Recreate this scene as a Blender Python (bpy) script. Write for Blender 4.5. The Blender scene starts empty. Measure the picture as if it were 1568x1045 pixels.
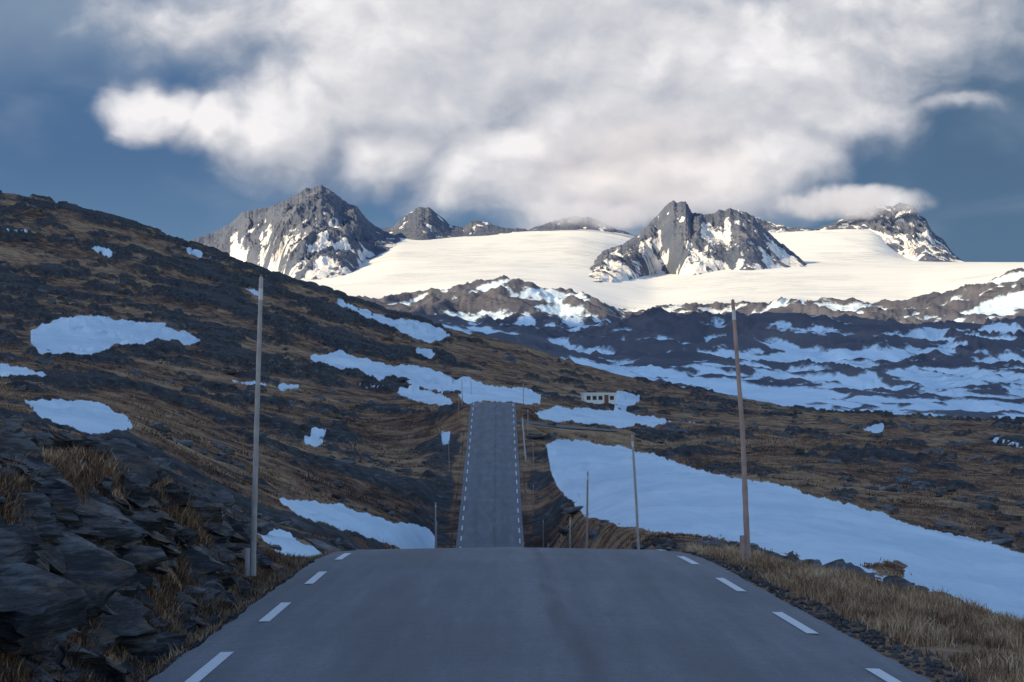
import bpy, numpy as np, math, time
from mathutils import Vector
T0=time.time()
F=3049.; CX=784.; HY=620.
rng=np.random.default_rng(7)
scene=bpy.context.scene
# ------------------------------------------------------------------ noise
_a=rng.random(256)*2*np.pi
GX=np.cos(_a)*1.5; GY=np.sin(_a)*1.5
def _g(ix,iy,seed,dx,dy):
    h=(ix*374761393+iy*668265263+seed*1442695041)&0xffffffff
    h=((h^(h>>13))*1274126177)&0xffffffff
    i=(h^(h>>16))&255
    return GX[i]*dx+GY[i]*dy
def pn(x,y,seed=0):
    x=np.asarray(x,float); y=np.asarray(y,float)
    ix=np.floor(x).astype(np.int64); iy=np.floor(y).astype(np.int64)
    fx=x-ix; fy=y-iy
    u=fx*fx*fx*(fx*(fx*6-15)+10); v=fy*fy*fy*(fy*(fy*6-15)+10)
    a=_g(ix,iy,seed,fx,fy); b=_g(ix+1,iy,seed,fx-1,fy)
    c=_g(ix,iy+1,seed,fx,fy-1); d=_g(ix+1,iy+1,seed,fx-1,fy-1)
    return (a+(b-a)*u)*(1-v)+(c+(d-c)*u)*v
def fbm(x,y,o=4,seed=0,g=0.5):
    s=0;a=1.;t=0
    for k in range(o):
        s=s+a*pn(x,y,seed+k*17); t+=a
        x,y=(x*1.6-y*1.2)+3.1,(x*1.2+y*1.6)+1.7; a*=g
    return s/t*1.5
def ridged(x,y,o=4,seed=0,g=.5):
    s=0;a=1.;t=0
    for k in range(o):
        s=s+a*(1-2.2*np.abs(pn(x,y,seed+k*17))); t+=a
        x,y=(x*1.6-y*1.2)+3.1,(x*1.2+y*1.6)+1.7; a*=g
    return s/t
def ss(a,b,x):
    t=np.clip((x-a)/(b-a),0,1); return t*t*(3-2*t)
def lerp(a,b,t): return a+(b-a)*t
# ------------------------------------------------------------------ road line
_ys=np.arange(-60,1300,0.5)
_k=[(-60,-0.9),(0,-1.84),(15,-2.09),(32,-2.37),(37,-2.6),(45,-3.45),(54,-4.6),(79,-7.7),(92,-9.2),(117,-11.9),(140,-14),(165,-14.1),(181,-12.76),(200,-10.4),(240,-4.6),(274,0.3),(285,0.25),(300,-0.3),(330,-1.6),(1300,-3)]
_rz=np.interp(_ys,[a for a,b in _k],[b for a,b in _k])
def gsm(arr,n):
    k=np.exp(-0.5*(np.arange(-3*n,3*n+1)/n)**2);k/=k.sum()
    return np.convolve(np.pad(arr,3*n,mode='edge'),k,mode='valid')
_rz=gsm(_rz,4)
_xc=gsm(np.interp(_ys,[-60,0,15,34,100,181,274,1300],[1.3,.45,.236,-.04,-1.1,-2.0,-2.6,-2.8]),20)
def road_z(y): return np.interp(y,_ys,_rz)
def road_x(y): return np.interp(y,_ys,_xc)
# ------------------------------------------------------------------ surveyed land profile: elevation lines at given distances
PXK=[0,200,400,600,700,784,900,1000,1200,1400,1568]
near={45:[700,760,850,870,870,880,850,850,880,930,985],
60:[670,720,830,865,875,880,850,845,870,905,950],
90:[640,680,790,850,862,870,835,815,820,850,880],
130:[615,650,745,835,850,850,810,770,775,800,830],
180:[590,620,700,780,838,838,765,730,735,760,775],
240:[560,590,650,700,675,675,690,695,700,720,730],
300:[530,560,605,640,618,622,645,660,670,690,700],
400:[490,510,545,588,586,600,614,628,645,662,670],
550:[420,450,495,550,560,580,602,608,630,645,650],
750:[308,358,424,488,516,535,570,592,626,640,645],
830:[293,340,413,479,508,525,563,588,628,641,646]}
far={1100:[(0,360),(200,400),(400,460),(600,520),(784,565),(900,595),(1000,612),(1200,648),(1568,660)],
1600:[(0,420),(400,480),(600,520),(784,562),(900,590),(1000,604),(1100,612),(1200,632),(1400,638),(1568,642)],
2000:[(0,420),(400,480),(600,510),(784,540),(900,572),(1000,585),(1200,600),(1400,608),(1568,612)],
2500:[(0,420),(500,490),(700,503),(784,520),(900,545),(1000,548),(1200,556),(1400,560),(1568,562)],
3000:[(0,420),(500,480),(600,492),(700,508),(784,517),(860,520),(920,503),(1020,488),(1100,497),(1200,490),(1300,502),(1420,505),(1568,497)],
3400:[(0,420),(500,480),(600,492),(700,505),(784,512),(900,515),(1000,510),(1200,510),(1400,515),(1568,508)],
3900:[(0,420),(500,472),(590,465),(650,456),(700,447),(750,436),(830,437),(900,456),(960,497),(1000,502),(1100,498),(1200,467),(1350,471),(1450,462),(1500,438),(1568,415),(1700,405)],
4300:[(0,420),(500,465),(600,475),(700,460),(784,455),(900,467),(960,488),(1000,481),(1100,476),(1200,476),(1400,475),(1568,432),(1700,420)],
5500:[(0,400),(400,440),(500,442),(600,434),(700,428),(784,424),(860,428),(930,442),(1000,456),(1100,447),(1200,440),(1400,438),(1568,412),(1700,410)],
6500:[(0,400),(400,430),(500,425),(600,408),(784,405),(900,412),(1000,430),(1100,415),(1240,412),(1400,412),(1568,405),(1700,404)],
7500:[(0,400),(300,400),(450,425),(550,395),(600,378),(700,380),(784,377),(880,372),(930,380),(1000,415),(1100,405),(1240,401),(1400,401),(1568,402),(1700,402)],
8700:[(0,420),(300,400),(560,375),(600,359),(700,361),(784,356),(900,350),(960,358),(1000,370),(1100,362),(1180,356),(1300,350),(1345,352),(1390,396),(1450,404),(1568,406),(1700,406)],
9500:[(0,440),(1568,430)],
14000:[(0,560),(1568,560)]}
PXG=np.arange(-600,2200,4.)
DS=[];TB=[]
for d in sorted(list(near)+list(far)):
    if d in near:
        r=np.interp(PXG,PXK,near[d]); r=gsm(r,9)
    else:
        r=np.interp(PXG,[a for a,b in far[d]],[b for a,b in far[d]]); r=gsm(r,3)
    DS.append(math.log(d));TB.append(r)
TB=np.array(TB);DS=np.array(DS)
def base_py(px,d):
    i=np.clip((px-PXG[0])/4,0,len(PXG)-1.001); i0=i.astype(int); fi=i-i0
    j=np.clip(np.interp(np.log(d),DS,np.arange(len(DS))),0,len(DS)-1.001); j0=j.astype(int); fj=j-j0
    a=TB[j0,i0]*(1-fi)+TB[j0,i0+1]*fi; b=TB[j0+1,i0]*(1-fi)+TB[j0+1,i0+1]*fi
    return a*(1-fj)+b*fj
def hill_relief(x,y):
    wx=x+55*fbm(x/220,y/260,2,301); wy=y+80*fbm(x/200+4,y/260,2,305)
    return ridged(wx/165,wy/220,5,303,.50)
LAM=[600,290,140,68,33,16,7.7,3.8,1.9,0.9,0.42]
def side_y(x): return 262+ (x*0.15)
def side_z(x,y=None):
    z=np.interp(x,[-1.5,1,6,14,20],[-1.75,-2.25,-2.95,-3.55,-4.0])
    if y is not None: z=z+.115*np.clip(y-side_y(x),-4,4)
    return z
def height(x,y):
    x=np.asarray(x,float);y=np.maximum(np.asarray(y,float),3.)
    px=CX+F*x/y
    zb=-(base_py(px,y)-HY)/F*y
    rz=road_z(y); o=x-road_x(y); u=np.abs(o)-3.15
    W=np.interp(y,[0,12,22,33,45],[3.2,3.0,2.5,0.9,0.7])
    right=-0.10-0.05*np.clip(u,0,9)-0.6*np.clip(u-W,0,6)
    H=np.interp(y,[0,12,24,28,31,36,45],[1.7,1.85,1.85,1.5,1.0,-0.1,-0.7])
    left=-0.12-0.15*ss(0,.25,u)+H*ss(0.22,2.0,u)+0.04*np.clip(u-1.8,0,30)
    zn=rz+np.where(o>0,right,left)
    z=lerp(zn,zb,ss(38,54,y))
    bw=2.5+y*0.012
    wr=lerp(1.0,ss(0.25,bw,u),ss(36,44,y)*(1-ss(300,335,y)))
    z=lerp(rz-0.13,z,wr)
    quiet=ss(0.15,2.2,u); quiet=lerp(quiet,1,ss(310,335,y))
    gl=(1-0.85*ss(4300,5000,y))*(1-.5*ss(1000,1400,y))
    nz=np.zeros_like(z)
    for i,L in enumerate(LAM):
        r=y/L
        g=ss(6,15,r)*(1-ss(500,1200,r))
        m=g>0.001
        if not m.any(): continue
        amp=L*(0.026 if L>100 else (0.036 if L>5 else 0.06))
        xm=x[m]/L;ym=y[m]/L
        v=pn(xm+5.3*i,ym-2.1*i,40+i)
        if L<80: v=0.5*v+0.5*(0.35-np.abs(pn(xm*0.8+9,ym*0.8,70+i))*1.6)
        nz[m]+=amp*g[m]*v*1.25
    z=z+nz*quiet*gl
    m=(y>1000)&(y<4800)
    if m.any():
        wh=ss(1050,1500,y[m])*(1-ss(4200,4700,y[m]))
        z[m]+=wh*np.interp(y[m],[1000,2000,3000],[10,18,33])*(hill_relief(x[m],y[m])-.3)
    sr=(1-ss(3.0,6.0,np.abs(y-side_y(x))))*ss(-1.5,1,x)*(1-ss(15,20,x))
    z=lerp(z,side_z(x,y),sr*0.97)
    return z
# ------------------------------------------------------------------ snow patches (outline of each patch on the ground, bearing/dip survey)
POLY=[
(55,320,[(838,682),(870,676),(1000,698),(1130,733),(1270,762),(1400,808),(1568,848),(1760,880),(1760,1010),(1568,958),(1400,902),(1250,862),(1090,826),(1000,812),(900,788),(868,758),(846,722)]),
(30,80,[(385,805),(430,815),(470,833),(505,842),(480,852),(455,862),(430,850)]),
(45,260,[(410,758),(450,768),(520,776),(580,789),(650,812),(665,825),(662,842),(600,840),(565,826),(520,806),(460,788)]),
(200,600,[(820,633),(850,627),(930,632),(1030,645),(1000,651),(940,649),(880,643),(830,641)]),
(230,700,[(478,548),(520,541),(560,548),(620,560),(680,575),(720,583),(780,595),(828,604),(825,618),(795,613),(760,617),(715,614),(690,600),(650,590),(600,579),(580,584),(545,566),(500,556)]),
(200,700,[(545,584),(600,590),(640,600),(690,611),(699,622),(650,613),(600,603),(550,593)]),
(200,700,[(45,505),(100,487),(150,488),(210,494),(250,500),(305,522),(290,524),(240,513),(220,526),(180,526),(140,539),(60,541),(45,525)]),
(60,400,[(34,612),(100,614),(150,620),(195,640),(202,656),(140,661),(90,648),(55,635)]),
(60,500,[(-150,545),(0,555),(40,562),(72,575),(0,578),(-150,580)]),
(300,900,[(520,462),(560,473),(620,490),(695,513),(660,521),(600,505),(550,483)]),
(300,900,[(560,487),(600,496),(650,512),(655,518),(610,508)]),
(200,700,[(345,581),(400,582),(455,592),(430,599),(370,592)]),
(300,900,[(290,384),(330,390),(355,403),(320,400)]),
(300,900,[(355,435),(390,441),(420,457),(392,456)]),
(300,900,[(365,412),(400,424),(398,429),(368,418)]),
(200,600,[(948,605),(982,608),(972,618),(944,617)]),
(80,500,[(478,660),(498,658),(496,668),(480,668)]),
(80,500,[(466,671),(495,674),(490,681),(470,678)]),
(300,900,[(-60,347),(45,351),(48,357),(-60,356)]),
(90,400,[(679,664),(690,661),(687,680),(681,680)]),
(120,500,[(1038,643),(1095,647),(1062,651)]),
(150,500,[(1322,655),(1348,654),(1344,660),(1326,660)]),
(120,500,[(1525,672),(1570,680),(1600,690),(1560,686)]),
(300,900,[(145,381),(178,388),(170,392)]),
(300,900,[(640,537),(664,541),(660,545)]),
(300,900,[(700,497),(735,505),(730,510),(705,504)]),
]
HOLE=[(55,320,[(1325,866),(1375,860),(1388,868),(1384,886),(1350,882)])]
def sdf(px,py,P):
    P=np.array(P,float); Q=np.roll(P,-1,axis=0)
    d=np.full(px.shape,1e9); ins=np.zeros(px.shape,bool)
    for (ax,ay),(bx,by) in zip(P,Q):
        ex,ey=bx-ax,by-ay
        t=np.clip(((px-ax)*ex+(py-ay)*ey)/(ex*ex+ey*ey),0,1)
        dd=(px-ax-t*ex)**2+(py-ay-t*ey)**2
        d=np.minimum(d,dd)
        c=((ay>py)!=(by>py))&(px<ex*(py-ay)/(ey if ey!=0 else 1e-9)+ax)
        ins^=c
    d=np.sqrt(d)
    return np.where(ins,d,-d)
def snowval(x,y,z):
    """signed snow cover (positive = snow)"""
    px=CX+F*x/y; py=HY-F*z/y
    s=np.full(px.shape,-3.)
    for (d0,d1,P) in POLY:
        a=np.array(P)
        m=(y>d0)&(y<d1)&(px>a[:,0].min()-30)&(px<a[:,0].max()+30)&(py>a[:,1].min()-30)&(py<a[:,1].max()+30)
        if m.any(): s[m]=np.maximum(s[m],sdf(px[m],py[m],P)/10)
    for (d0,d1,P) in HOLE:
        a=np.array(P)
        m=(y>d0)&(y<d1)&(px>a[:,0].min()-30)&(px<a[:,0].max()+30)&(py>a[:,1].min()-30)&(py<a[:,1].max()+30)
        if m.any(): s[m]=np.minimum(s[m],-sdf(px[m],py[m],P)/10)
    m=(s>-2.5)&(y<1000)
    if m.any():
        L=np.maximum(y[m]*0.012,1)
        s[m]+=(1.0*fbm(x[m]/L,y[m]/L/3,6,5,.68)+.8*fbm(x[m]/L*.3,y[m]/L/9,3,6))*np.clip(1-np.abs(s[m])/3,0.2,1)
    m=y>1000
    if m.any():
        xm,ym,pm,qm=x[m],y[m],px[m],py[m]
        rel=hill_relief(xm,ym)
        n=-.85*(rel-.27)+.42*fbm(xm/60,ym/95,5,21,.6)+.35*fbm(xm/330,ym/500,3,11)
        cov=np.interp(ym,[1000,1900,2150,2700,3050,3400,3700,4100,4300,4500,4800],[.40,.40,.27,.16,.10,.15,.12,.16,.28,.75,2.0])
        s[m]=n*1.0+cov
    return s
# ------------------------------------------------------------------ mesh helper
def grid_mesh(name,X,Y,Z,mats,attrs={},midx=None,smooth=True):
    R,C=X.shape
    me=bpy.data.meshes.new(name)
    co=np.stack([X,Y,Z],-1).reshape(-1,3).astype(np.float32)
    i=np.arange(R*C).reshape(R,C)
    q=np.stack([i[:-1,:-1],i[:-1,1:],i[1:,1:],i[1:,:-1]],-1).reshape(-1,4).astype(np.int32)
    build(me,co,q,attrs)
    if smooth: me.polygons.foreach_set('use_smooth',np.ones(len(q),bool))
    if midx is not None: me.polygons.foreach_set('material_index',midx[:-1,:-1].reshape(-1).astype(np.int32))
    for m in mats: me.materials.append(m)
    ob=bpy.data.objects.new(name,me); scene.collection.objects.link(ob); me.update()
    return ob
def build(me,co,q,attrs={}):
    n=q.shape[1]
    me.vertices.add(len(co)); me.vertices.foreach_set('co',co.reshape(-1))
    me.loops.add(q.size); me.loops.foreach_set('vertex_index',q.reshape(-1))
    me.polygons.add(len(q)); me.polygons.foreach_set('loop_start',np.arange(0,q.size,n,dtype=np.int32))
    me.update(calc_edges=True)
    for k,v in attrs.items():
        a=me.attributes.new(k,'FLOAT','POINT'); a.data.foreach_set('value',np.asarray(v,np.float32).reshape(-1))
def poly_mesh(name,co,q,mat,attrs={},smooth=False):
    me=bpy.data.meshes.new(name); build(me,np.asarray(co,np.float32),np.asarray(q,np.int32),attrs)
    if smooth: me.polygons.foreach_set('use_smooth',np.ones(len(q),bool))
    me.materials.append(mat); ob=bpy.data.objects.new(name,me); scene.collection.objects.link(ob)
    return ob
# ------------------------------------------------------------------ node helper
class NB:
    def __init__(s,t): s.t=t; s.n=t.nodes; s.l=t.links
    def _set(s,inp,v):
        if v is None: return
        if isinstance(v,bpy.types.NodeSocket): s.l.new(v,inp)
        else:
            if isinstance(v,(tuple,list)) and len(v)==3 and inp.type=='RGBA': v=(*v,1)
            inp.default_value=v
    def m(s,op,a,b=None,c=None,clamp=False):
        n=s.n.new('ShaderNodeMath'); n.operation=op; n.use_clamp=clamp
        for i,v in enumerate((a,b,c)): s._set(n.inputs[i],v)
        return n.outputs[0]
    def v(s,op,a,b=None,scale=None):
        n=s.n.new('ShaderNodeVectorMath'); n.operation=op
        s._set(n.inputs[0],a); s._set(n.inputs[1],b)
        if scale is not None: s._set(n.inputs['Scale'],scale)
        return n.outputs['Value'] if op in('LENGTH','DOT_PRODUCT','DISTANCE') else n.outputs[0]
    def noise(s,vec,scale,detail=4,rough=.5,dist=0,col=False):
        n=s.n.new('ShaderNodeTexNoise'); s._set(n.inputs['Vector'],vec); n.inputs['Scale'].default_value=scale
        n.inputs['Detail'].default_value=detail; n.inputs['Roughness'].default_value=rough; n.inputs['Distortion'].default_value=dist
        return n.outputs['Color'] if col else n.outputs['Fac']
    def ms(s,x,a,b,c=0.,d=1.,kind='SMOOTHSTEP'):
        n=s.n.new('ShaderNodeMapRange'); n.interpolation_type=kind
        for i,v in enumerate((x,a,b,c,d)): s._set(n.inputs[i],v)
        return n.outputs[0]
    def mix(s,f,a,b,blend='MIX'):
        n=s.n.new('ShaderNodeMix'); n.data_type='RGBA'; n.blend_type=blend
        s._set(n.inputs[0],f); s._set(n.inputs[6],a); s._set(n.inputs[7],b)
        return n.outputs[2]
    def ramp(s,f,stops):
        n=s.n.new('ShaderNodeValToRGB'); e=n.color_ramp.elements
        while len(e)<len(stops): e.new(.5)
        for k,(p,c) in enumerate(stops): e[k].position=p; e[k].color=(*c,1)
        s._set(n.inputs[0],f); return n.outputs[0]
    def attr(s,name):
        n=s.n.new('ShaderNodeAttribute'); n.attribute_name=name; return n.outputs['Fac']
    def obj(s):
        return s.n.new('ShaderNodeTexCoord').outputs['Object']
    def scl(s,o,sc,rot=(0,0,0)):
        n=s.n.new('ShaderNodeMapping'); n.inputs['Scale'].default_value=sc; n.inputs['Rotation'].default_value=rot; s.l.new(o,n.inputs[0]); return n.outputs[0]
    def bump(s,h,strength,dist):
        n=s.n.new('ShaderNodeBump'); s._set(n.inputs['Height'],h); s._set(n.inputs['Strength'],strength); n.inputs['Distance'].default_value=dist
        return n.outputs[0]
def new_mat(name):
    m=bpy.data.materials.new(name); m.use_nodes=True
    b=m.node_tree.nodes['Principled BSDF']; b.inputs['Specular IOR Level'].default_value=0.2
    return m,NB(m.node_tree),b
def simple_mat(name,col,rough=.7,metal=0,nscale=8,var=.25):
    m,N,b=new_mat(name); o=N.obj()
    n=N.noise(o,nscale,4)
    c=N.mix(n,tuple(v*(1-var) for v in col),tuple(min(1,v*(1+var)) for v in col))
    N._set(b.inputs['Base Color'],c); b.inputs['Roughness'].default_value=rough; b.inputs['Metallic'].default_value=metal
    return m
SHADED_SNOW=(0.74,0.88,0.96)  # snow base with the blue of shade put into it
def ground_mat():
    m,N,b=new_mat('moorland'); o=N.obj()
    nA=N.noise(o,.03,4,.6); nB=N.noise(o,.35,4,.6); nC=N.noise(o,2.5,4,.65); nD=N.noise(o,16,2,.6)
    t=N.m('ADD',N.m('MULTIPLY',nB,.60),N.m('ADD',N.m('MULTIPLY',nC,.35),N.m('MULTIPLY',nA,.45)))
    t=N.m('ADD',t,N.m('MULTIPLY',nD,.15))
    c=N.ramp(N.ms(t,.60,.94,kind='LINEAR'),[(0,(.022,.013,.011)),(.24,(.080,.043,.029)),(.46,(.24,.125,.068)),(.70,(.42,.245,.130)),(1,(.56,.37,.21))])
    r=N.ramp(N.noise(o,.9,5,.7),[(.3,(.022,.022,.024)),(.58,(.085,.083,.083)),(.75,(.27,.27,.265))])
    rk=N.ms(N.m('ADD',N.attr('rock'),N.m('MULTIPLY',N.m('SUBTRACT',nC,.5),.9)),.47,.56)
    c=N.mix(rk,c,r)
    sn=N.ms(N.m('ADD',N.attr('snow'),N.m('MULTIPLY',N.m('SUBTRACT',nC,.5),.35)),-.05,.10)
    dirt_shading=N.ms(N.noise(N.scl(o,(1,.25,1)),.45,6,.7),.50,.70)
    fl=N.ms(N.noise(N.scl(o,(1,.6,1)),.12,4,.6),.35,.65)
    sc=N.mix(fl,(.68,.81,.89),(.82,.93,.98))
    sc=N.mix(N.m('MULTIPLY',dirt_shading,.45),sc,(.58,.69,.75))  # dirt tone also painted in for weak shading of the snow's undulations
    c=N.mix(sn,c,sc)
    N._set(b.inputs['Base Color'],c)
    b.inputs['Roughness'].default_value=.85
    h=N.m('ADD',N.m('MULTIPLY',nC,.6),N.m('MULTIPLY',nD,.35))
    st=N.ms(sn,0,1,1.0,.5,kind='LINEAR')
    N._set(b.inputs['Normal'],N.bump(h,st,.35))
    return m
def hill_mat():
    m,N,b=new_mat('snow_streaked_fell'); o=N.obj()
    sp=N.n.new('ShaderNodeSeparateXYZ'); N.l.new(o,sp.inputs[0])
    n1=N.noise(o,.012,6,.65); n2=N.noise(o,.004,3,.6); n3=N.noise(N.scl(o,(1,.4,1)),.05,4,.6)
    c=N.ramp(N.m('ADD',N.m('MULTIPLY',n1,.6),N.m('MULTIPLY',n2,.4)),[(.3,(.075,.082,.105)),(.5,(.125,.122,.145)),(.7,(.19,.168,.17))])  # bluish rock, distance haze included in the colour
    sn=N.ms(N.m('ADD',N.attr('snow'),N.m('MULTIPLY',N.m('SUBTRACT',n3,.5),.6)),-.05,.09)
    sunlit_far=N.ms(sp.outputs[1],3600,4600)
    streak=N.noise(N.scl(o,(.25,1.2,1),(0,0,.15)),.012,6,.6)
    sc=N.mix(sunlit_far,SHADED_SNOW,N.mix(N.ms(streak,.42,.68),(.98,.945,.85),(.93,.885,.79)))  # warm sunlight painted into the far snow colour, blended in by distance
    cz=N.m('MULTIPLY',N.ms(N.noise(N.scl(o,(1,.8,1)),.0022,3),.46,.56),N.ms(N.noise(N.scl(o,(.35,2.2,1),(0,0,.3)),.022,4,.7),.49,.60))
    sc=N.mix(N.m('MULTIPLY',N.m('MULTIPLY',cz,sunlit_far),.55),sc,(.56,.56,.57))  # crevasse darkness painted into the snow colour
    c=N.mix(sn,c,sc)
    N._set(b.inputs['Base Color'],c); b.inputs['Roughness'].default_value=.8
    h=N.m('ADD',streak,N.m('MULTIPLY',cz,-.4))
    N._set(b.inputs['Normal'],N.bump(h,N.ms(sunlit_far,0,1,.5,.4,kind='LINEAR'),24))
    return m
def mtn_mat():
    m,N,b=new_mat('hazy_mountain_rock'); o=N.obj()
    n1=N.noise(o,.012,6,.7); n2=N.noise(o,.003,2)
    c=N.ramp(N.m('ADD',N.m('MULTIPLY',n1,.65),N.m('MULTIPLY',n2,.35)),[(.32,(.095,.115,.165)),(.5,(.130,.148,.195)),(.68,(.185,.185,.215))])  # aerial haze put into the rock colours as a blue-grey tint
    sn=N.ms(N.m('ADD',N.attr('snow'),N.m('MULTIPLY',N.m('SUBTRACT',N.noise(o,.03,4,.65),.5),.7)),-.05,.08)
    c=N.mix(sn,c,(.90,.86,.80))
    N._set(b.inputs['Base Color'],c); b.inputs['Roughness'].default_value=.85
    N._set(b.inputs['Normal'],N.bump(N.noise(o,.016,7,.72),.75,24))
    return m
M_GROUND=ground_mat(); M_HILL=hill_mat(); M_MTN=mtn_mat()
# ------------------------------------------------------------------ ground sheet
pxc=np.concatenate([np.linspace(-4200,-140,50,endpoint=False),np.arange(-140,1710,1.8),np.linspace(1712,5600,50)])
yr=np.concatenate([np.geomspace(5,900,1100,endpoint=False),np.geomspace(900,1500,50,endpoint=False),np.geomspace(1500,9600,440,endpoint=False),np.geomspace(9600,40000,20)])
PXm,Ym=np.meshgrid(pxc,yr)
Xm=(PXm-CX)/F*Ym
sh=Xm.shape
Zm=height(Xm.ravel(),Ym.ravel()).reshape(sh)
rk=np.zeros(sh); m=Ym<1000
xx,yy=Xm[m],Ym[m]
r_=fbm(xx/14,yy/14,5,90,.6)*.7+.30+ .35*fbm(xx/60,yy/60,3,93)
oo=xx-road_x(yy)
r_=r_+np.where((oo<-3.5)&(yy<36),.10,0)+np.interp(yy,[150,300,600],[0,.10,.20])*(xx<-.05*yy)
r_=r_+.24*ss(3.6,4.6,np.abs(oo))*(1-ss(6,9,np.abs(oo)))*ss(60,120,yy)*(1-ss(290,330,yy))
r_=r_*ss(.2,.8,np.abs(oo)-3.15)+np.where(np.abs(oo)<3.65,.5,0)
rk[m]=np.where(xx<-0.03*yy,r_,r_-.11)
lift=np.zeros(sh); lift[m]=ss(.5,.75,rk[m])*np.clip(.2+yy*.003,0,1.9)*ss(2,4,np.abs(oo)-3.15)
Zm=Zm+lift
sn=snowval(Xm.ravel(),Ym.ravel(),Zm.ravel()).reshape(sh)
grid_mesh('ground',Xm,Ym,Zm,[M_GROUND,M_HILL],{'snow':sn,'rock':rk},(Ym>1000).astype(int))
print('ground',time.time()-T0)
# ------------------------------------------------------------------ mountains
def mountain(name,sky,base,dc,dlo,seed,amp,c0,c1,L=130,xs=1.0,exp=1.0,jag=3.0):
    p0=max(sky[0][0],base[0][0]);p1=min(sky[-1][0],base[-1][0])
    px=np.arange(p0,p1+.1,xs)
    sk=np.interp(px,[a for a,b in sky],[b for a,b in sky])
    ed=np.clip((np.minimum(px-p0,p1-px))/25,0,1)
    sk=sk+(jag*(ridged(px/20,px*0+seed,5,seed,.68)-.3)*-1)*ed
    bs=gsm(np.interp(px,[a for a,b in base],[b for a,b in base]),4)
    dd=np.linspace(dlo,dc-250,80)
    B=base_py(np.repeat(px[:,None],80,1),np.repeat(dd[None],len(px),0))
    hit=B<=bs[:,None]
    df=np.where(hit.any(1),dd[hit.argmax(1)],dd[-1]); df=gsm(df,12)
    zfront=height((px-CX)/F*df,df)-6
    t=np.concatenate([[-.03],np.linspace(0,1,280),np.linspace(1,2,40)[1:]])[:,None]
    tf=np.clip(t,0,1); tb=np.clip(t-1,0,1)
    D=df+(dc-df)*t
    zc=((HY-sk)/F*dc)[None,:]; zb=zfront[None,:]
    g=tf**exp
    Z=zb+(zc-zb)*g-(zc-zb)*tb*1.2-40*(t<0)
    X=(px[None,:]-CX)/F*D; Y=D+0*X
    wx=X+55*fbm(X/200,Y/400,3,seed+2)+18*fbm(X/60,Y/90,3,seed+6); wy=Y
    r=ridged(wx/L,wy/(L*4.0),6,seed+9,.6)
    r2=ridged(wx/(L*2.6),wy/(L*6),3,seed+19)
    env=np.sin(np.pi*np.clip(tf,0.0,1))**.6*(1-tb)
    rel=np.clip((zc-zb)/350,0.08,1.2)
    Z=Z+amp*rel*env*((r-.3)*.6+(r2-.3)*.8)+ 11*rel*ridged(X/45,Y/60,5,seed+30,.62)*np.clip(tf*3,0,1)*(1-tf**6)*(1-tb)
    s=-.75*(r-.3)-.35*(r2-.3)+.70*fbm(X/50,Y/150,5,seed+12,.62)+.35*fbm(X/220,Y/300,2,seed+14)+c0+c1*(.5-tf)
    return grid_mesh(name,X,Y,Z,[M_MTN],{'snow':s})
mountain('mountain_ridge',[(545,362),(575,352),(600,349),(622,330),(638,319),(656,318),(672,330),(690,346),(710,350),(722,339),(745,341),(770,350),(810,352),(850,339),(880,332),(905,333),(940,350),(985,366)],
 [(545,372),(600,364),(640,370),(700,364),(760,362),(850,355),(900,352),(985,368)],8900,7900,11,26,-.32,.3,L=70)
mountain('mountain_peak',[(255,386),(290,370),(330,356),(352,344),(372,325),(395,321),(412,318),(440,306),(458,298),(468,289),(480,289),(492,284),(505,292),(518,302),(535,314),(548,318),(560,336),(580,350),(600,360),(622,370)],
 [(255,390),(330,396),(400,412),(440,430),(490,442),(530,430),(560,402),(600,384),(622,374)],8300,6300,23,52,-.22,.95,L=120,jag=3.5)
mountain('mountain_peak',[(890,434),(900,412),(912,395),(925,385),(955,374),(978,360),(995,342),(1008,330),(1020,316),(1031,308),(1038,312),(1050,309),(1060,328),(1085,330),(1100,323),(1115,320),(1130,323),(1142,326),(1156,334),(1175,356),(1205,380),(1242,411)],
 [(890,434),(930,438),(980,426),(1010,417),(1060,425),(1110,413),(1150,416),(1200,410),(1242,411)],7300,5300,37,46,-.02,.55,L=100,jag=4)
mountain('mountain_ridge',[(1120,340),(1160,334),(1185,344),(1215,350),(1245,352),(1275,344),(1300,330),(1325,322),(1348,314),(1368,318),(1378,312),(1398,315),(1408,333),(1418,336),(1428,356),(1445,370),(1458,390),(1476,405)],
 [(1120,364),(1200,362),(1250,362),(1300,356),(1335,352),(1360,382),(1400,400),(1440,405),(1476,406)],9400,7600,51,50,.04,.2,L=70,jag=4)
print('mtn',time.time()-T0)
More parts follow.
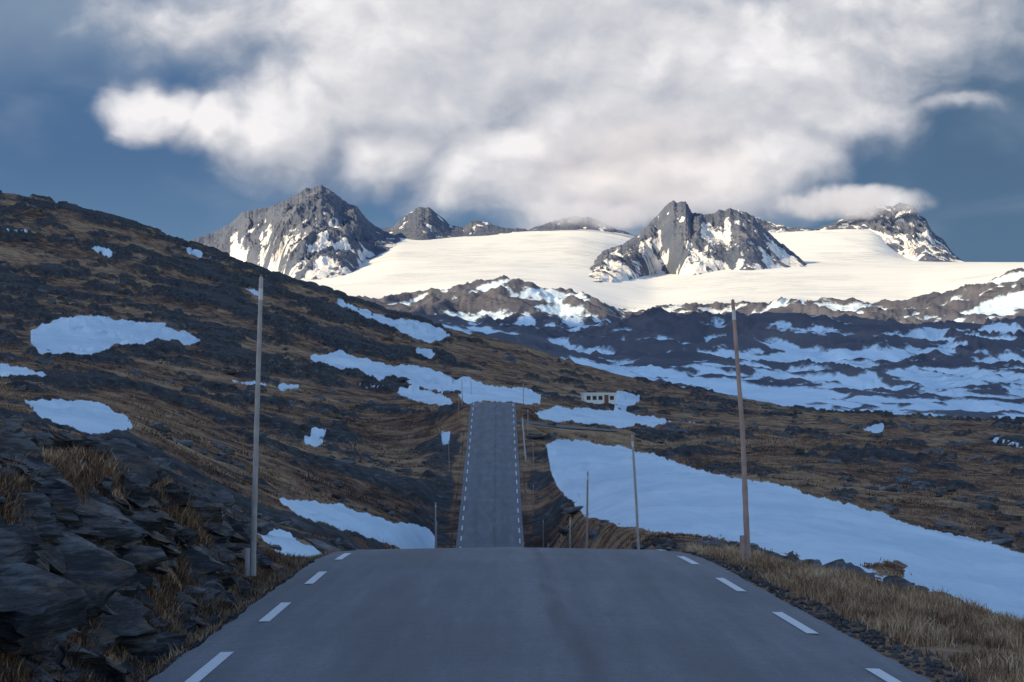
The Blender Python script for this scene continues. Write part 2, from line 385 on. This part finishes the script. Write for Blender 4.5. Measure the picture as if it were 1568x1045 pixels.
# ------------------------------------------------------------------ road
def asphalt():
    m,N,b=new_mat('asphalt'); o=N.obj()
    sx=N.n.new('ShaderNodeSeparateXYZ'); N.l.new(o,sx.inputs[0])
    lo=N.scl(o,(1,.05,1))
    st=N.noise(lo,1.8,5,.65); f=N.noise(o,45,3,.75); g=N.noise(o,7,4,.7); p=N.noise(o,.3,4)
    near_=N.ms(sx.outputs[1],30,60,1,.0)
    ff=N.m('MULTIPLY',N.m('SUBTRACT',f,.5),near_); gg=N.m('MULTIPLY',N.m('SUBTRACT',g,.5),near_)
    t=N.m('ADD',N.m('MULTIPLY',st,.50),N.m('ADD',N.m('MULTIPLY',ff,.6),N.m('MULTIPLY',p,.25)))
    t=N.m('ADD',t,N.m('MULTIPLY',gg,.2))
    c=N.ramp(t,[(.20,(.135,.138,.145)),(.385,(.200,.203,.210)),(.58,(.31,.31,.315))])
    off=N.m('ABSOLUTE',N.attr('offset'))
    trk=N.ms(N.m('ABSOLUTE',N.m('SUBTRACT',off,1.45)),.55,.1)
    c=N.mix(N.m('MULTIPLY',trk,.22),c,(.12,.122,.13))
    wob=N.m('MULTIPLY',N.m('SUBTRACT',N.noise(o,.5,3),.5),.30)
    d=N.m('ABSOLUTE',N.m('SUBTRACT',N.m('ADD',N.attr('offset'),wob),.38))
    k=N.m('MULTIPLY',N.ms(d,.22,.03),N.ms(N.noise(lo,3,3),.36,.6))
    c=N.mix(N.m('MULTIPLY',k,.5),c,(.10,.085,.09))
    spots=N.ms(N.noise(N.scl(o,(1,.35,1)),1.4,3,.6),.68,.76)
    c=N.mix(N.m('MULTIPLY',N.m('MULTIPLY',spots,near_),.4),c,(.09,.09,.095))
    N._set(b.inputs['Base Color'],c); b.inputs['Roughness'].default_value=.7
    N._set(b.inputs['Normal'],N.bump(N.m('ADD',f,N.m('MULTIPLY',g,.5)),N.m('MULTIPLY',near_,.5),.012))
    return m
M_ASPH=asphalt()
m_,N_,b_=new_mat('road_paint'); o_=N_.obj()
N_._set(b_.inputs['Base Color'],N_.mix(N_.ms(N_.noise(o_,22,5,.75),.58,.70),(.82,.82,.80),(.25,.25,.25))); b_.inputs['Roughness'].default_value=.6
M_LINE=m_
ry=np.arange(-30,332,.4); ro=np.linspace(-1,1,15)
RY,RO=np.meshgrid(ry,ro,indexing='ij')
edge=3.10+.08*fbm(RY/.9,RO*0+np.sign(RO)*9,5,3,.65)
off=RO*np.where(np.abs(RO)>.99,edge,3.10)
def rs(y,o): return road_z(y)-.018*np.abs(o)
grid_mesh('asphalt_road',road_x(RY)+off,RY,rs(RY,off)-np.where(np.abs(RO)>.99,.03,0),[M_ASPH],{'offset':off})
co=[];q=[]
def dash(y0,y1,o,w=.05):
    n=int((y1-y0)/.2)+1; ys=np.linspace(y0,y1,n+1)
    base=len(co)
    for y in ys:
        for s in(-w,w):
            oo=o+s; co.append((road_x(y)+oo,y,rs(y,oo)+.006))
    for i in range(n): q.append((base+2*i,base+2*i+1,base+2*i+3,base+2*i+2))
for k in range(-3,60):
    yl=15.15+5.25*k; yr_=13.9+5.25*k
    dash(yl,yl+2.35,-2.70,.058); dash(yr_,yr_+2.35,2.72,.058)
poly_mesh('road_markings',co,q,M_LINE)
sx_=np.linspace(.2,14,60); so=np.linspace(-1.5,1.5,7)
SX,SO=np.meshgrid(sx_,so,indexing='ij')
SO=SO*(1-.45*(SX/14))+.18*fbm(SX/1.5,SO,3,6)
M_GRAV=simple_mat('gravel',(.20,.195,.19),.9,0,2,.5)
grid_mesh('side_road',SX,side_y(SX)+SO,side_z(SX,side_y(SX)+SO)+.10-.01*np.abs(SO),[M_GRAV])
# ------------------------------------------------------------------ snow poles
M_POLE=simple_mat('weathered_pole',(.33,.30,.285),.7,0,6,.4)
M_POLER=simple_mat('red_brown_pole',(.33,.23,.20),.75,0,5,.55)
M_BAND=simple_mat('reflective_band',(.50,.50,.50),.5,0,10,.1)
def pole(pts,r0,r1,mat,seg=10,band=True):
    pts=[np.array(p,float) for p in pts]
    cum=[0]
    for a,b in zip(pts,pts[1:]): cum.append(cum[-1]+np.linalg.norm(b-a))
    n=26; vs=[];fs=[];mi=[]
    for i in range(n+1):
        s=cum[-1]*i/n
        p=np.array([np.interp(s,cum,[a[k] for a in pts]) for k in range(3)])
        r=r0+(r1-r0)*i/n
        r*=1+.06*math.sin(i*2.1)
        if i in(0,): r*=1.15
        for j in range(seg):
            a=2*math.pi*j/seg; vs.append((p[0]+r*math.cos(a),p[1]+r*math.sin(a),p[2]))
    for i in range(n):
        for j in range(seg):
            fs.append((i*seg+j,i*seg+(j+1)%seg,(i+1)*seg+(j+1)%seg,(i+1)*seg+j)); mi.append(1 if (band and i in(24,)) else 0)
    c=len(vs); vs.append(tuple(pts[-1]+np.array([0,0,r1*.6])))
    for j in range(seg):
        fs.append((n*seg+j,n*seg+(j+1)%seg,c)); mi.append(0)
    b=pts[0]; w=r0*.8
    k=len(vs); hx=b[0]-r0*1.7
    for z in(0,.36):
        for (dx,dy) in((-w,-w),(w,-w),(w,w),(-w,w)): vs.append((hx+dx,b[1]+dy,b[2]+z))
    for f in((0,1,5,4),(1,2,6,5),(2,3,7,6),(3,0,4,7),(4,5,6,7)): fs.append(tuple(k+i for i in f)); mi.append(0)
    me=bpy.data.meshes.new('snow_pole'); me.from_pydata(vs,[],fs)
    me.materials.append(mat); me.materials.append(M_BAND)
    me.polygons.foreach_set('material_index',mi); me.polygons.foreach_set('use_smooth',[True]*len(fs))
    ob=bpy.data.objects.new('snow_pole',me); scene.collection.objects.link(ob)
def W(px,py,d): return ((px-CX)/F*d,d,(HY-py)/F*d)
pole([W(387,882,26),W(393,650,26.1),W(400,425,26.2)],.040,.028,M_POLE)
pole([W(1145,856,31),W(1137,660,31),W(1122,460,31.1)],.048,.028,M_POLER)
pole([W(980,900,54),W(975,780,54),W(968,667,54)],.042,.03,M_POLE)
pole([W(898,880,79),W(900,723,79)],.045,.035,M_POLER)
pole([W(873,900,93),W(873,793,93)],.045,.035,M_POLE)
pole([W(667,870,117),W(667,770,117)],.05,.04,M_POLE)
for y,sd in [(150,1),(172,1),(172,-1),(196,1),(222,1),(222,-1),(247,1),(262,-1),(274,-1),(280,1),(300,-1),(318,1),(345,-1)]:
    x=float(road_x(y))+sd*(4.2+(y%7)*.1); z=float(height(np.array([x]),np.array([y]))[0])
    h=2.9+(y%5)*.18
    pole([(x,y,z-.3),(x+.12*((y%3)-1),y,z+h)],.045,.035,M_POLE if y%2 else M_POLER,8)
# ------------------------------------------------------------------ slate outcrop
def rock_mat(name,dark,mid,light,sc=3,zs=4.5):
    m,N,b=new_mat(name); o=N.obj()
    n=N.noise(N.scl(o,(1,.6,zs),(0,.45,0)),sc,6,.7); n2=N.noise(o,1.1,4)
    c=N.ramp(N.m('ADD',N.m('MULTIPLY',n,.6),N.m('MULTIPLY',n2,.4)),[(.38,dark),(.5,mid),(.66,light)])
    l=N.ms(N.noise(o,3.5,5,.7),.53,.64)
    c=N.mix(N.m('MULTIPLY',l,.5),c,(.19,.115,.06))
    N._set(b.inputs['Base Color'],c); b.inputs['Roughness'].default_value=.55
    N._set(b.inputs['Normal'],N.bump(n,1.0,.12)); return m
M_SLATE=rock_mat('slate',(.008,.008,.010),(.034,.034,.038),(.20,.205,.215),3,7)
M_ROCK=rock_mat('grey_rock',(.03,.03,.032),(.09,.09,.095),(.24,.24,.24),2)
def cube_sphere(n):
    g=np.linspace(-1,1,n+1); V=[];Q=[]
    for ax in range(3):
        for s in(-1,1):
            A,B=np.meshgrid(g,g,indexing='ij'); P=np.zeros((n+1,n+1,3)); P[...,ax]=s; P[...,(ax+1)%3]=A*s; P[...,(ax+2)%3]=B
            b=len(V)*(n+1)**2
            V.append(P.reshape(-1,3))
            i=np.arange((n+1)**2).reshape(n+1,n+1)+b
            Q.append(np.stack([i[:-1,:-1],i[1:,:-1],i[1:,1:],i[:-1,1:]],-1).reshape(-1,4))
    return np.concatenate(V),np.concatenate(Q)
CV,CQ=cube_sphere(5)
def rotm(a,b,c):
    ca,sa,cb,sb,cc,sc=math.cos(a),math.sin(a),math.cos(b),math.sin(b),math.cos(c),math.sin(c)
    return np.array([[cc,-sc,0],[sc,cc,0],[0,0,1]])@np.array([[cb,0,sb],[0,1,0],[-sb,0,cb]])@np.array([[1,0,0],[0,ca,-sa],[0,sa,ca]])
VV=[];QQ=[]; NV=0
def add_rock(pos,size,R,box,seed,jit=.36):
    global NV
    P=CV.copy()
    k=1-(1-box)*(1-1/np.maximum(np.linalg.norm(P,axis=1,keepdims=True),1))
    P=P*k
    j=np.stack([pn(P[:,0]*.9+seed*3.7,P[:,1]*.9+P[:,2]*1.3,1),pn(P[:,1]*.9+seed*1.9,P[:,2]*.9-P[:,0],2),pn(P[:,2]*.9-seed*2.3,P[:,0]*.9+P[:,1]*.7,3)],-1)
    j2=np.stack([pn(P[:,0]*2.6+seed,P[:,1]*2.6+P[:,2]*2.3,4),pn(P[:,1]*2.6+seed,P[:,2]*2.6-P[:,0],5),pn(P[:,2]*2.6-seed,P[:,0]*2.6+P[:,1],6)],-1)
    P=P+j*jit+j2*.18
    P=P*np.array(size)*.5
    P=P@R.T+np.array(pos)
    VV.append(P); QQ.append(CQ+NV); NV+=len(P)
def flush(name,mat):
    global VV,QQ,NV
    poly_mesh(name,np.concatenate(VV),np.concatenate(QQ),mat); VV=[];QQ=[];NV=0
# bedding planes: groups of thin parallel slabs breaking out of the bank
for gidx in range(150):
    y=rng.uniform(10,31); u=rng.uniform(.5,2.5)
    if u>1.5 and rng.random()<.7: continue
    rx_,ry__,rz_=rng.uniform(-.1,.3),rng.uniform(.35,.66),rng.uniform(-.45,.35)
    R=rotm(rx_,ry__,rz_)
    ns=rng.integers(3,9); L0=rng.uniform(.15,.85)*(1 if u>1 else .75)
    for k in range(ns):
        dx,dy=rng.normal(0,.32*L0),rng.normal(0,.40)
        x=float(road_x(y))-3.15-max(u-dx*.8,.45); yk=y+dy
        z=float(height(np.array([x]),np.array([yk]))[0])
        add_rock((x,yk,z-.12+k*.018+rng.uniform(-.03,.03)),(L0*rng.uniform(.4,1.2),L0*rng.uniform(.6,1.9),rng.uniform(.03,.13)),R@rotm(rng.normal(0,.10),rng.normal(0,.10),rng.normal(0,.35)),.9,gidx*13+k,.34)
for i in range(70):   # broken blocks
    y=rng.uniform(11,33); u=rng.uniform(.5,3.2); x=float(road_x(y))-3.15-u; z=float(height(np.array([x]),np.array([y]))[0]); s=rng.uniform(.12,.5)
    add_rock((x,y,z),(s*rng.uniform(.8,1.6),s,s*rng.uniform(.5,.9)),rotm(rng.uniform(-.6,.6),rng.uniform(-.2,.8),rng.uniform(-1,1)),.75,900+i,.45)
p_=W(38,925,14.6); add_rock((p_[0]-.1,p_[1]+.3,p_[2]-.05),(.62,1.1,.26),rotm(.1,.35,-.2),.9,3,.3)
flush('rock_outcrop',M_SLATE)
N_B=3200
by=np.exp(rng.uniform(math.log(40),math.log(750),N_B)); bpx=rng.uniform(-100,1690,N_B)
bx=(bpx-CX)/F*by; bz=height(bx,by); bs=snowval(bx,by,bz)
cl=fbm(bx/25,by/40,3,61)
for i in range(N_B):
    if bs[i]>-.15 or cl[i]<.0 or abs(bx[i]-road_x(by[i]))<5.5 and by[i]<330: continue
    s=rng.uniform(.25,1.0)**2*(.4+by[i]*.005)+.15
    add_rock((bx[i],by[i],bz[i]+s*.02),(s*rng.uniform(.9,1.8),s*rng.uniform(.8,1.5),s*rng.uniform(.4,.7)),rotm(rng.uniform(-.3,.3),rng.uniform(-.1,.5),rng.uniform(0,6)),.6,i)
flush('boulders',M_ROCK)
for i in range(2600):
    y=rng.uniform(11,36); sd=rng.choice([-1,1]); u=rng.uniform(-.03,.35)+(rng.uniform(0,2.0)*(rng.random()<.15) if sd>0 else 0)
    x=float(road_x(y))+sd*(3.15+u); z=float(height(np.array([x]),np.array([y]))[0])
    s=rng.uniform(.015,.045)
    add_rock((x,y,z+s*.2),(s*1.3,s,s*.8),rotm(rng.uniform(-1,1),rng.uniform(-1,1),rng.uniform(0,6)),.6,i)
flush('roadside_gravel',M_ROCK)
# ------------------------------------------------------------------ grass
def grass_mat():
    m,N,b=new_mat('dry_grass')
    c=N.ramp(N.attr('tone'),[(0,(.050,.027,.021)),(.4,(.20,.110,.066)),(.75,(.46,.30,.175)),(1,(.68,.52,.33))])
    N._set(b.inputs['Base Color'],c); b.inputs['Roughness'].default_value=.8
    return m
M_GRASS=grass_mat()
def blades(x,y,z,h,w,tone,lean=.6):
    n=len(x); a=rng.uniform(0,2*np.pi,n); la=rng.uniform(0,2*np.pi,n); ln=rng.uniform(0,lean,n)*h
    dx=np.cos(a)*w;dy=np.sin(a)*w*.5
    P=np.empty((n,5,3))
    mx=x+np.cos(la)*ln*.35; my=y+np.sin(la)*ln*.35
    P[:,0]=np.stack([x-dx,y-dy,z],-1);P[:,1]=np.stack([x+dx,y+dy,z],-1)
    P[:,2]=np.stack([mx+dx*.7,my+dy*.7,z+h*.6],-1);P[:,3]=np.stack([mx-dx*.7,my-dy*.7,z+h*.6],-1)
    P[:,4]=np.stack([x+np.cos(la)*ln,y+np.sin(la)*ln,z+h],-1)
    b=(np.arange(n)*5)[:,None]
    tri=np.concatenate([b+[0,1,2],b+[0,2,3],b+[3,2,4]])
    return P.reshape(-1,3),tri,np.repeat(tone,5)
def tufts(nt,yf,uf,side,hr,k,w,thr=-.35,tb=0.):
    ty=yf(nt); tu=uf(nt,ty); tx=road_x(ty)+side*(3.15+tu)
    dens=fbm(tx/.8,ty/1.6,3,77)
    keep=dens>thr+.3*rng.random(nt)
    tx,ty,tu,dens=tx[keep],ty[keep],tu[keep],dens[keep]; nt=len(tx)
    hh=rng.uniform(*hr,nt)*(.7+.6*np.clip(dens+.3,0,1))
    X=np.repeat(tx,k)+rng.normal(0,.05,nt*k);Y=np.repeat(ty,k)+rng.normal(0,.06,nt*k)
    Z=height(X,Y)-.01
    H=np.repeat(hh,k)*rng.uniform(.5,1.1,nt*k)
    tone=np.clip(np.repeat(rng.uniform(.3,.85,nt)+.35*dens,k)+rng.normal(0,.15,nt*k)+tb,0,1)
    return blades(X,Y,Z,H,w,tone,.9)
G=[tufts(6800,lambda n:rng.uniform(11,38,n),lambda n,y:rng.uniform(.06,1,n)**.8*(np.interp(y,[0,12,22,33,45],[3.2,3.0,2.6,1.3,1.0])+.3),1,(.06,.20),14,.006,-.45),
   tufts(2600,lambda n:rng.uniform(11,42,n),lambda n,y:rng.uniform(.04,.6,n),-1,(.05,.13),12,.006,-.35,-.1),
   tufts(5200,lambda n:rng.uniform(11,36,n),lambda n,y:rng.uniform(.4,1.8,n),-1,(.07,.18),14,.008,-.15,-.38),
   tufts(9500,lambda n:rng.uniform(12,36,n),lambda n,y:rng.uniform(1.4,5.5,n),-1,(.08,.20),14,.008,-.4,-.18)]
def join(G):
    P=[];T=[];A=[];b=0
    for p,t,a in G: P.append(p);T.append(t+b);A.append(a);b+=len(p)
    return np.concatenate(P),np.concatenate(T),np.concatenate(A)
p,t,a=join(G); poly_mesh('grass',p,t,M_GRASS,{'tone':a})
n=30000
hy=np.exp(rng.uniform(math.log(38),math.log(330),n)); hp=rng.uniform(-60,1650,n); hx=(hp-CX)/F*hy
hz=height(hx,hy); hs=snowval(hx,hy,hz); keep=(hs<-.25)&(np.abs(hx-road_x(hy))>6)&(fbm(hx/6,hy/8,3,33)>-.15)&((np.abs(hy-side_y(hx))>4)|(hx<0)|(hx>17))
hx,hy=hx[keep],hy[keep]; k=6
X=np.repeat(hx,k);Y=np.repeat(hy,k); sc=.10+Y*.0010
X=X+rng.normal(0,1,len(X))*sc*.9; Y=Y+rng.normal(0,1,len(Y))*sc*.9; Z=height(X,Y)-.02
tn=np.clip(.30+.70*fbm(X/9,Y/14,3,35)+rng.normal(0,.12,len(X)),0,.8)
p,t,a=blades(X,Y,Z,sc*rng.uniform(.5,1.1,len(X)),sc*.13,tn,1.0)
poly_mesh('heather',p,t,M_GRASS,{'tone':a})
print('veg',time.time()-T0)
# ------------------------------------------------------------------ cabin
M_WHITE=simple_mat('white_boards',(.78,.78,.76),.6,0,3,.08); M_ROOF=simple_mat('roof_felt',(.25,.25,.25),.8,0,3,.2)
M_GLASS=simple_mat('dark_window',(.03,.035,.04),.15,0,3,.1); M_DOOR=simple_mat('door_paint',(.2,.09,.06),.6); M_STONE=simple_mat('foundation_stone',(.12,.12,.12),.9)
def box(name,c,s,mat,parent):
    v=[(c[0]+a*s[0]/2,c[1]+b*s[1]/2,c[2]+d*s[2]/2) for a in(-1,1) for b in(-1,1) for d in(-1,1)]
    f=[(0,1,3,2),(4,6,7,5),(0,4,5,1),(2,3,7,6),(0,2,6,4),(1,5,7,3)]
    me=bpy.data.meshes.new(name); me.from_pydata(v,[],f); me.materials.append(mat)
    ob=bpy.data.objects.new(name,me); scene.collection.objects.link(ob); ob.parent=parent; return ob
cab=bpy.data.objects.new('cabin',None); scene.collection.objects.link(cab)
cy=400.; cx=(917-CX)/F*cy; cz=float(height(np.array([cx]),np.array([cy-3]))[0])
cab.location=(cx,cy,cz-.35); cab.rotation_euler=(0,0,.12)
box('foundation',(0,0,0),(6.7,4.2,1.0),M_STONE,cab)
box('walls',(0,0,1.55),(6.5,4.0,2.1),M_WHITE,cab)
box('roof',(0,0,2.69),(7.0,4.6,.18),M_WHITE,cab)
box('roof_covering',(0,0,2.81),(6.8,4.4,.06),M_ROOF,cab)
for i,wx in enumerate((-2.4,-1.2,.0,2.3)): box('window_%d'%(i+1),(wx,-2.02,1.75),(.8,.06,.8),M_GLASS,cab)
box('door',(1.2,-2.02,1.45),(.85,.06,1.8),M_DOOR,cab)
box('window_side',(3.27,0,1.75),(.06,1,.8),M_GLASS,cab)
box('chimney',(1.8,.6,3.1),(.4,.4,.52),M_STONE,cab)
box('entrance_step',(1.2,-2.5,.6),(1.6,.9,.2),M_STONE,cab)
M_STEEL=simple_mat('galvanised_steel',(.42,.43,.45),.45,.6,4,.15)
vs=[];fs=[]
ys=np.linspace(228,256,15)
prof=[(0,.45),(.06,.52),(0,.58),(.06,.66),(0,.72)]
for y in ys:
    x=float(road_x(y))+3.75; z=float(road_z(y))-.1
    for dx,dz in prof: vs.append((x+dx,y,z+dz))
for i in range(len(ys)-1):
    for j in range(4): fs.append((i*5+j,i*5+j+1,(i+1)*5+j+1,(i+1)*5+j))
for y in ys[::2]:
    x=float(road_x(y))+3.83; z=float(road_z(y))-.3; b=len(vs)
    for zz in(0,.9):
        for dx,dy in((0,0),(.1,0),(.1,.1),(0,.1)): vs.append((x+dx,y+dy,z+zz))
    for f in((0,1,5,4),(1,2,6,5),(2,3,7,6),(3,0,4,7),(4,5,6,7)): fs.append(tuple(b+i for i in f))
me=bpy.data.meshes.new('guard_rail'); me.from_pydata(vs,[],fs); me.materials.append(M_STEEL)
scene.collection.objects.link(bpy.data.objects.new('guard_rail',me))
# ------------------------------------------------------------------ sun + unseen cloud added to shade the foreground
EL=math.radians(27); hv=np.array([-.88,-.47]); hv/=np.linalg.norm(hv)
to=Vector((hv[0]*math.cos(EL),hv[1]*math.cos(EL),math.sin(EL)))
sl=bpy.data.lights.new('sun','SUN'); sl.energy=5; sl.angle=math.radians(.53); sl.color=(1,.81,.48)
so_=bpy.data.objects.new('sun',sl); so_.rotation_euler=to.to_track_quat('Z','Y').to_euler(); so_.location=(0,0,500); scene.collection.objects.link(so_)
Hc=2600; ctr=np.array([100,1060])+hv*Hc/math.tan(EL)
th=np.linspace(0,2*np.pi,161); ph=np.linspace(-np.pi/2,np.pi/2,61)
TH,PH=np.meshgrid(th,ph)
sg=lambda v,e:np.sign(v)*np.abs(v)**e
cX=sg(np.cos(PH),.4)*sg(np.cos(TH),.6);cY=sg(np.cos(PH),.4)*sg(np.sin(TH),.6);cZ=sg(np.sin(PH),.8)
nn=1+.10*fbm(cX*3+3,cY*3+cZ,4,8)
M_SHADE_CLOUD,Nc,bc=new_mat('shade_cloud_white'); oc=Nc.obj()
Nc._set(bc.inputs['Base Color'],Nc.mix(Nc.noise(oc,.002,5),(.7,.7,.72),(.9,.9,.9))); bc.inputs['Roughness'].default_value=1
grid_mesh('shade_cloud',ctr[0]+cX*1750*nn,ctr[1]+cY*2550*nn,Hc+cZ*220*(1+.6*fbm(cX*5,cY*5,4,9)),[M_SHADE_CLOUD])
# wisps of cloud clinging to the summits (volumes with an added glow)
def wisp(px,py,d,rx,ry,rz,dens,seed):
    bpy.ops.mesh.primitive_uv_sphere_add(segments=24,ring_count=16,location=W(px,py,d)); ob=bpy.context.object
    ob.name='summit_cloud'; ob.scale=(rx,ry,rz)
    m=bpy.data.materials.new('glowing_summit_mist'); m.use_nodes=True; nt=m.node_tree; nt.nodes.clear(); N=NB(nt)
    o=N.n.new('ShaderNodeOutputMaterial'); v=N.n.new('ShaderNodeVolumePrincipled')
    v.inputs['Color'].default_value=(.5,.5,.5,1); v.inputs['Anisotropy'].default_value=.2
    oc=N.obj(); r=N.v('LENGTH',oc)
    nn=N.noise(N.v('ADD',N.scl(oc,(rx/100,ry/100,rz/100)),(seed,0,0)),.7,4,.6)
    f=N.ms(N.m('ADD',N.m('SUBTRACT',1.,r),N.m('MULTIPLY',N.m('SUBTRACT',nn,.5),2.2)),.05,.9)
    f=N.m('MULTIPLY',f,N.ms(r,1,.75))
    dn=N.m('MULTIPLY',f,dens)
    N._set(v.inputs['Density'],dn)
    v.inputs['Emission Color'].default_value=(.80,.76,.77,1)   # added glow in place of daylight scattered inside the vapour
    N._set(v.inputs['Emission Strength'],N.m('MULTIPLY',dn,.62))
    N.l.new(v.outputs[0],o.inputs['Volume'])
    ob.data.materials.append(m)
wisp(1300,310,8900,440,120,100,.022,1.3)
wisp(925,328,8500,440,110,75,.016,7.1)
# ------------------------------------------------------------------ sky
w=bpy.data.worlds.new('World'); scene.world=w; w.use_nodes=True
N=NB(w.node_tree); N.n.clear()
out=N.n.new('ShaderNodeOutputWorld')
sky=N.n.new('ShaderNodeTexSky'); sky.sky_type='NISHITA'; sky.sun_disc=False; sky.sun_elevation=EL; sky.sun_rotation=math.atan2(hv[0],hv[1])
sky.altitude=1400; sky.ozone_density=2.2
bg1=N.n.new('ShaderNodeBackground'); bg1.inputs[1].default_value=.21; N.l.new(sky.outputs[0],bg1.inputs[0])
gt=bpy.data.node_groups.new('cloud_density','ShaderNodeTree')
gt.interface.new_socket('Vector',in_out='INPUT',socket_type='NodeSocketVector'); gt.interface.new_socket('Density',in_out='OUTPUT',socket_type='NodeSocketFloat')
g=NB(gt); gi=g.n.new('NodeGroupInput'); go=g.n.new('NodeGroupOutput')
P=gi.outputs[0]
wn=g.v('SUBTRACT',g.noise(P,.6,1,.5,col=True),(.5,.5,.5)); wn2=g.v('SUBTRACT',g.noise(P,1.9,2,.5,col=True),(.5,.5,.5))
Q=g.v('ADD',g.v('ADD',P,g.v('SCALE',wn,scale=.8)),g.v('SCALE',wn2,scale=.35))
Q=g.v('MULTIPLY',Q,(1,1,0))
BL=[(7.6,.3,4.6,2.2,1),(10.9,1.2,3.3,1.55,1),(6.3,1.2,2.3,1.45,1),(4.5,1.95,1.4,.95,1),(2.3,1.75,.85,.52,.95),(3.3,1.95,.9,.5,.9),
(7.6,2.5,1.7,1.05,1),(8.9,3.0,1.5,.85,1),(10.4,2.85,2.0,.9,1),(11.8,2.45,1.3,.8,.9),(12.6,1.7,1.5,.8,.9),(3.0,.35,2.0,.6,.5),(13.3,3.05,.8,.22,.8),(14.7,1.65,.7,.22,.4),(13.6,.3,2.6,1.2,.65),(9,-3,9,3.3,1),(5.9,2.3,1.3,.65,.9),(9.2,1.8,2,1,1)]
D=None
for cx_,cy_,rx,ry_,wt in BL:
    r=g.v('LENGTH',g.v('MULTIPLY',g.v('SUBTRACT',Q,(cx_,cy_,0)),(1/rx,1/ry_,0)))
    e=g.m('MULTIPLY',g.m('SUBTRACT',1.15,r),wt)
    e=g.m('MINIMUM',e,.8*wt)
    D=e if D is None else g.m('SMOOTH_MAX',D,e,.25)
n1=g.m('SUBTRACT',g.noise(g.v('MULTIPLY',Q,(.8,1.1,1)),1.3,5,.52),.5)
D=g.m('ADD',D,g.m('MULTIPLY',n1,.66))
g.l.new(D,go.inputs[0])
tc=N.n.new('ShaderNodeTexCoord'); sx=N.n.new('ShaderNodeSeparateXYZ'); N.l.new(tc.outputs['Generated'],sx.inputs[0])
yy=N.m('MAXIMUM',sx.outputs[1],.05)
Xs=N.m('MULTIPLY_ADD',N.m('DIVIDE',sx.outputs[0],yy),30.49,7.84)
Ys=N.m('MULTIPLY_ADD',N.m('DIVIDE',sx.outputs[2],yy),-30.49,6.2)
cb=N.n.new('ShaderNodeCombineXYZ'); N.l.new(Xs,cb.inputs[0]); N.l.new(Ys,cb.inputs[1]); cb.inputs[2].default_value=0
Pv=cb.outputs[0]
def dens(vec):
    n=N.n.new('ShaderNodeGroup'); n.node_tree=gt; N.l.new(vec,n.inputs[0]); return n.outputs[0]
D0=dens(Pv); D1=dens(N.v('ADD',Pv,(-.22,-.34,0)))
dl=N.m('SUBTRACT',D0,D1)
lit=N.m('ADD',N.m('MULTIPLY',dl,1.2),.63)
alpha=N.ms(D0,-.05,.62)
big=N.noise(N.v('MULTIPLY',Pv,(.7,1,1)),.42,3,.5)
ytop=N.ms(N.m('ADD',Ys,N.m('MULTIPLY',N.m('SUBTRACT',N.noise(Pv,.4,3,.5),.5),3.5)),1.6,-.6)
bgc=N.mix(ytop,(.080,.160,.305),(.22,.30,.42))
hz_=N.ms(Ys,2.2,4.0)
bgc=N.mix(N.m('MULTIPLY',hz_,.7),bgc,(.135,.25,.40))
bgc=N.mix(N.m('MULTIPLY',N.ms(Xs,10,15),.6),bgc,(.080,.145,.225))
wisps=N.ms(N.noise(N.v('MULTIPLY',Pv,(.5,1.1,1)),.7,4,.5,.3),.46,.8)
bgc=N.mix(N.m('MULTIPLY',wisps,.4),bgc,(.30,.38,.49))
cc=N.ramp(N.m('ADD',lit,N.m('MULTIPLY',N.m('SUBTRACT',big,.5),1.1),clamp=True),[(0,(.33,.37,.45)),(.4,(.53,.55,.61)),(.7,(.70,.70,.735)),(1,(.92,.90,.91))])
warm=N.m('MULTIPLY',N.ms(N.v('LENGTH',N.v('MULTIPLY',N.v('SUBTRACT',Pv,(9.9,2.6,0)),(.5,1.1,0))),1.4,.2),.4)
cc=N.mix(warm,cc,(.88,.78,.74))
fin=N.mix(alpha,bgc,cc)
bg2=N.n.new('ShaderNodeBackground'); N.l.new(fin,bg2.inputs[0]); bg2.inputs[1].default_value=1
front=N.m('MULTIPLY',N.ms(sx.outputs[1],.55,.85),N.ms(sx.outputs[2],.55,.3))
mxs=N.n.new('ShaderNodeMixShader'); N.l.new(front,mxs.inputs[0]); N.l.new(bg1.outputs[0],mxs.inputs[1]); N.l.new(bg2.outputs[0],mxs.inputs[2]); N.l.new(mxs.outputs[0],out.inputs[0])
# ------------------------------------------------------------------ camera
cam=bpy.data.cameras.new('camera'); cam.sensor_width=36; cam.lens=F/1568*36; cam.shift_y=(HY-522.7)/1568; cam.clip_start=.1; cam.clip_end=200000
co_=bpy.data.objects.new('camera',cam); co_.location=(0,0,0); co_.rotation_euler=(math.pi/2,0,0); scene.collection.objects.link(co_); scene.camera=co_
scene.view_settings.view_transform='Standard'; scene.view_settings.look='None'; scene.view_settings.exposure=0
print('done',time.time()-T0)
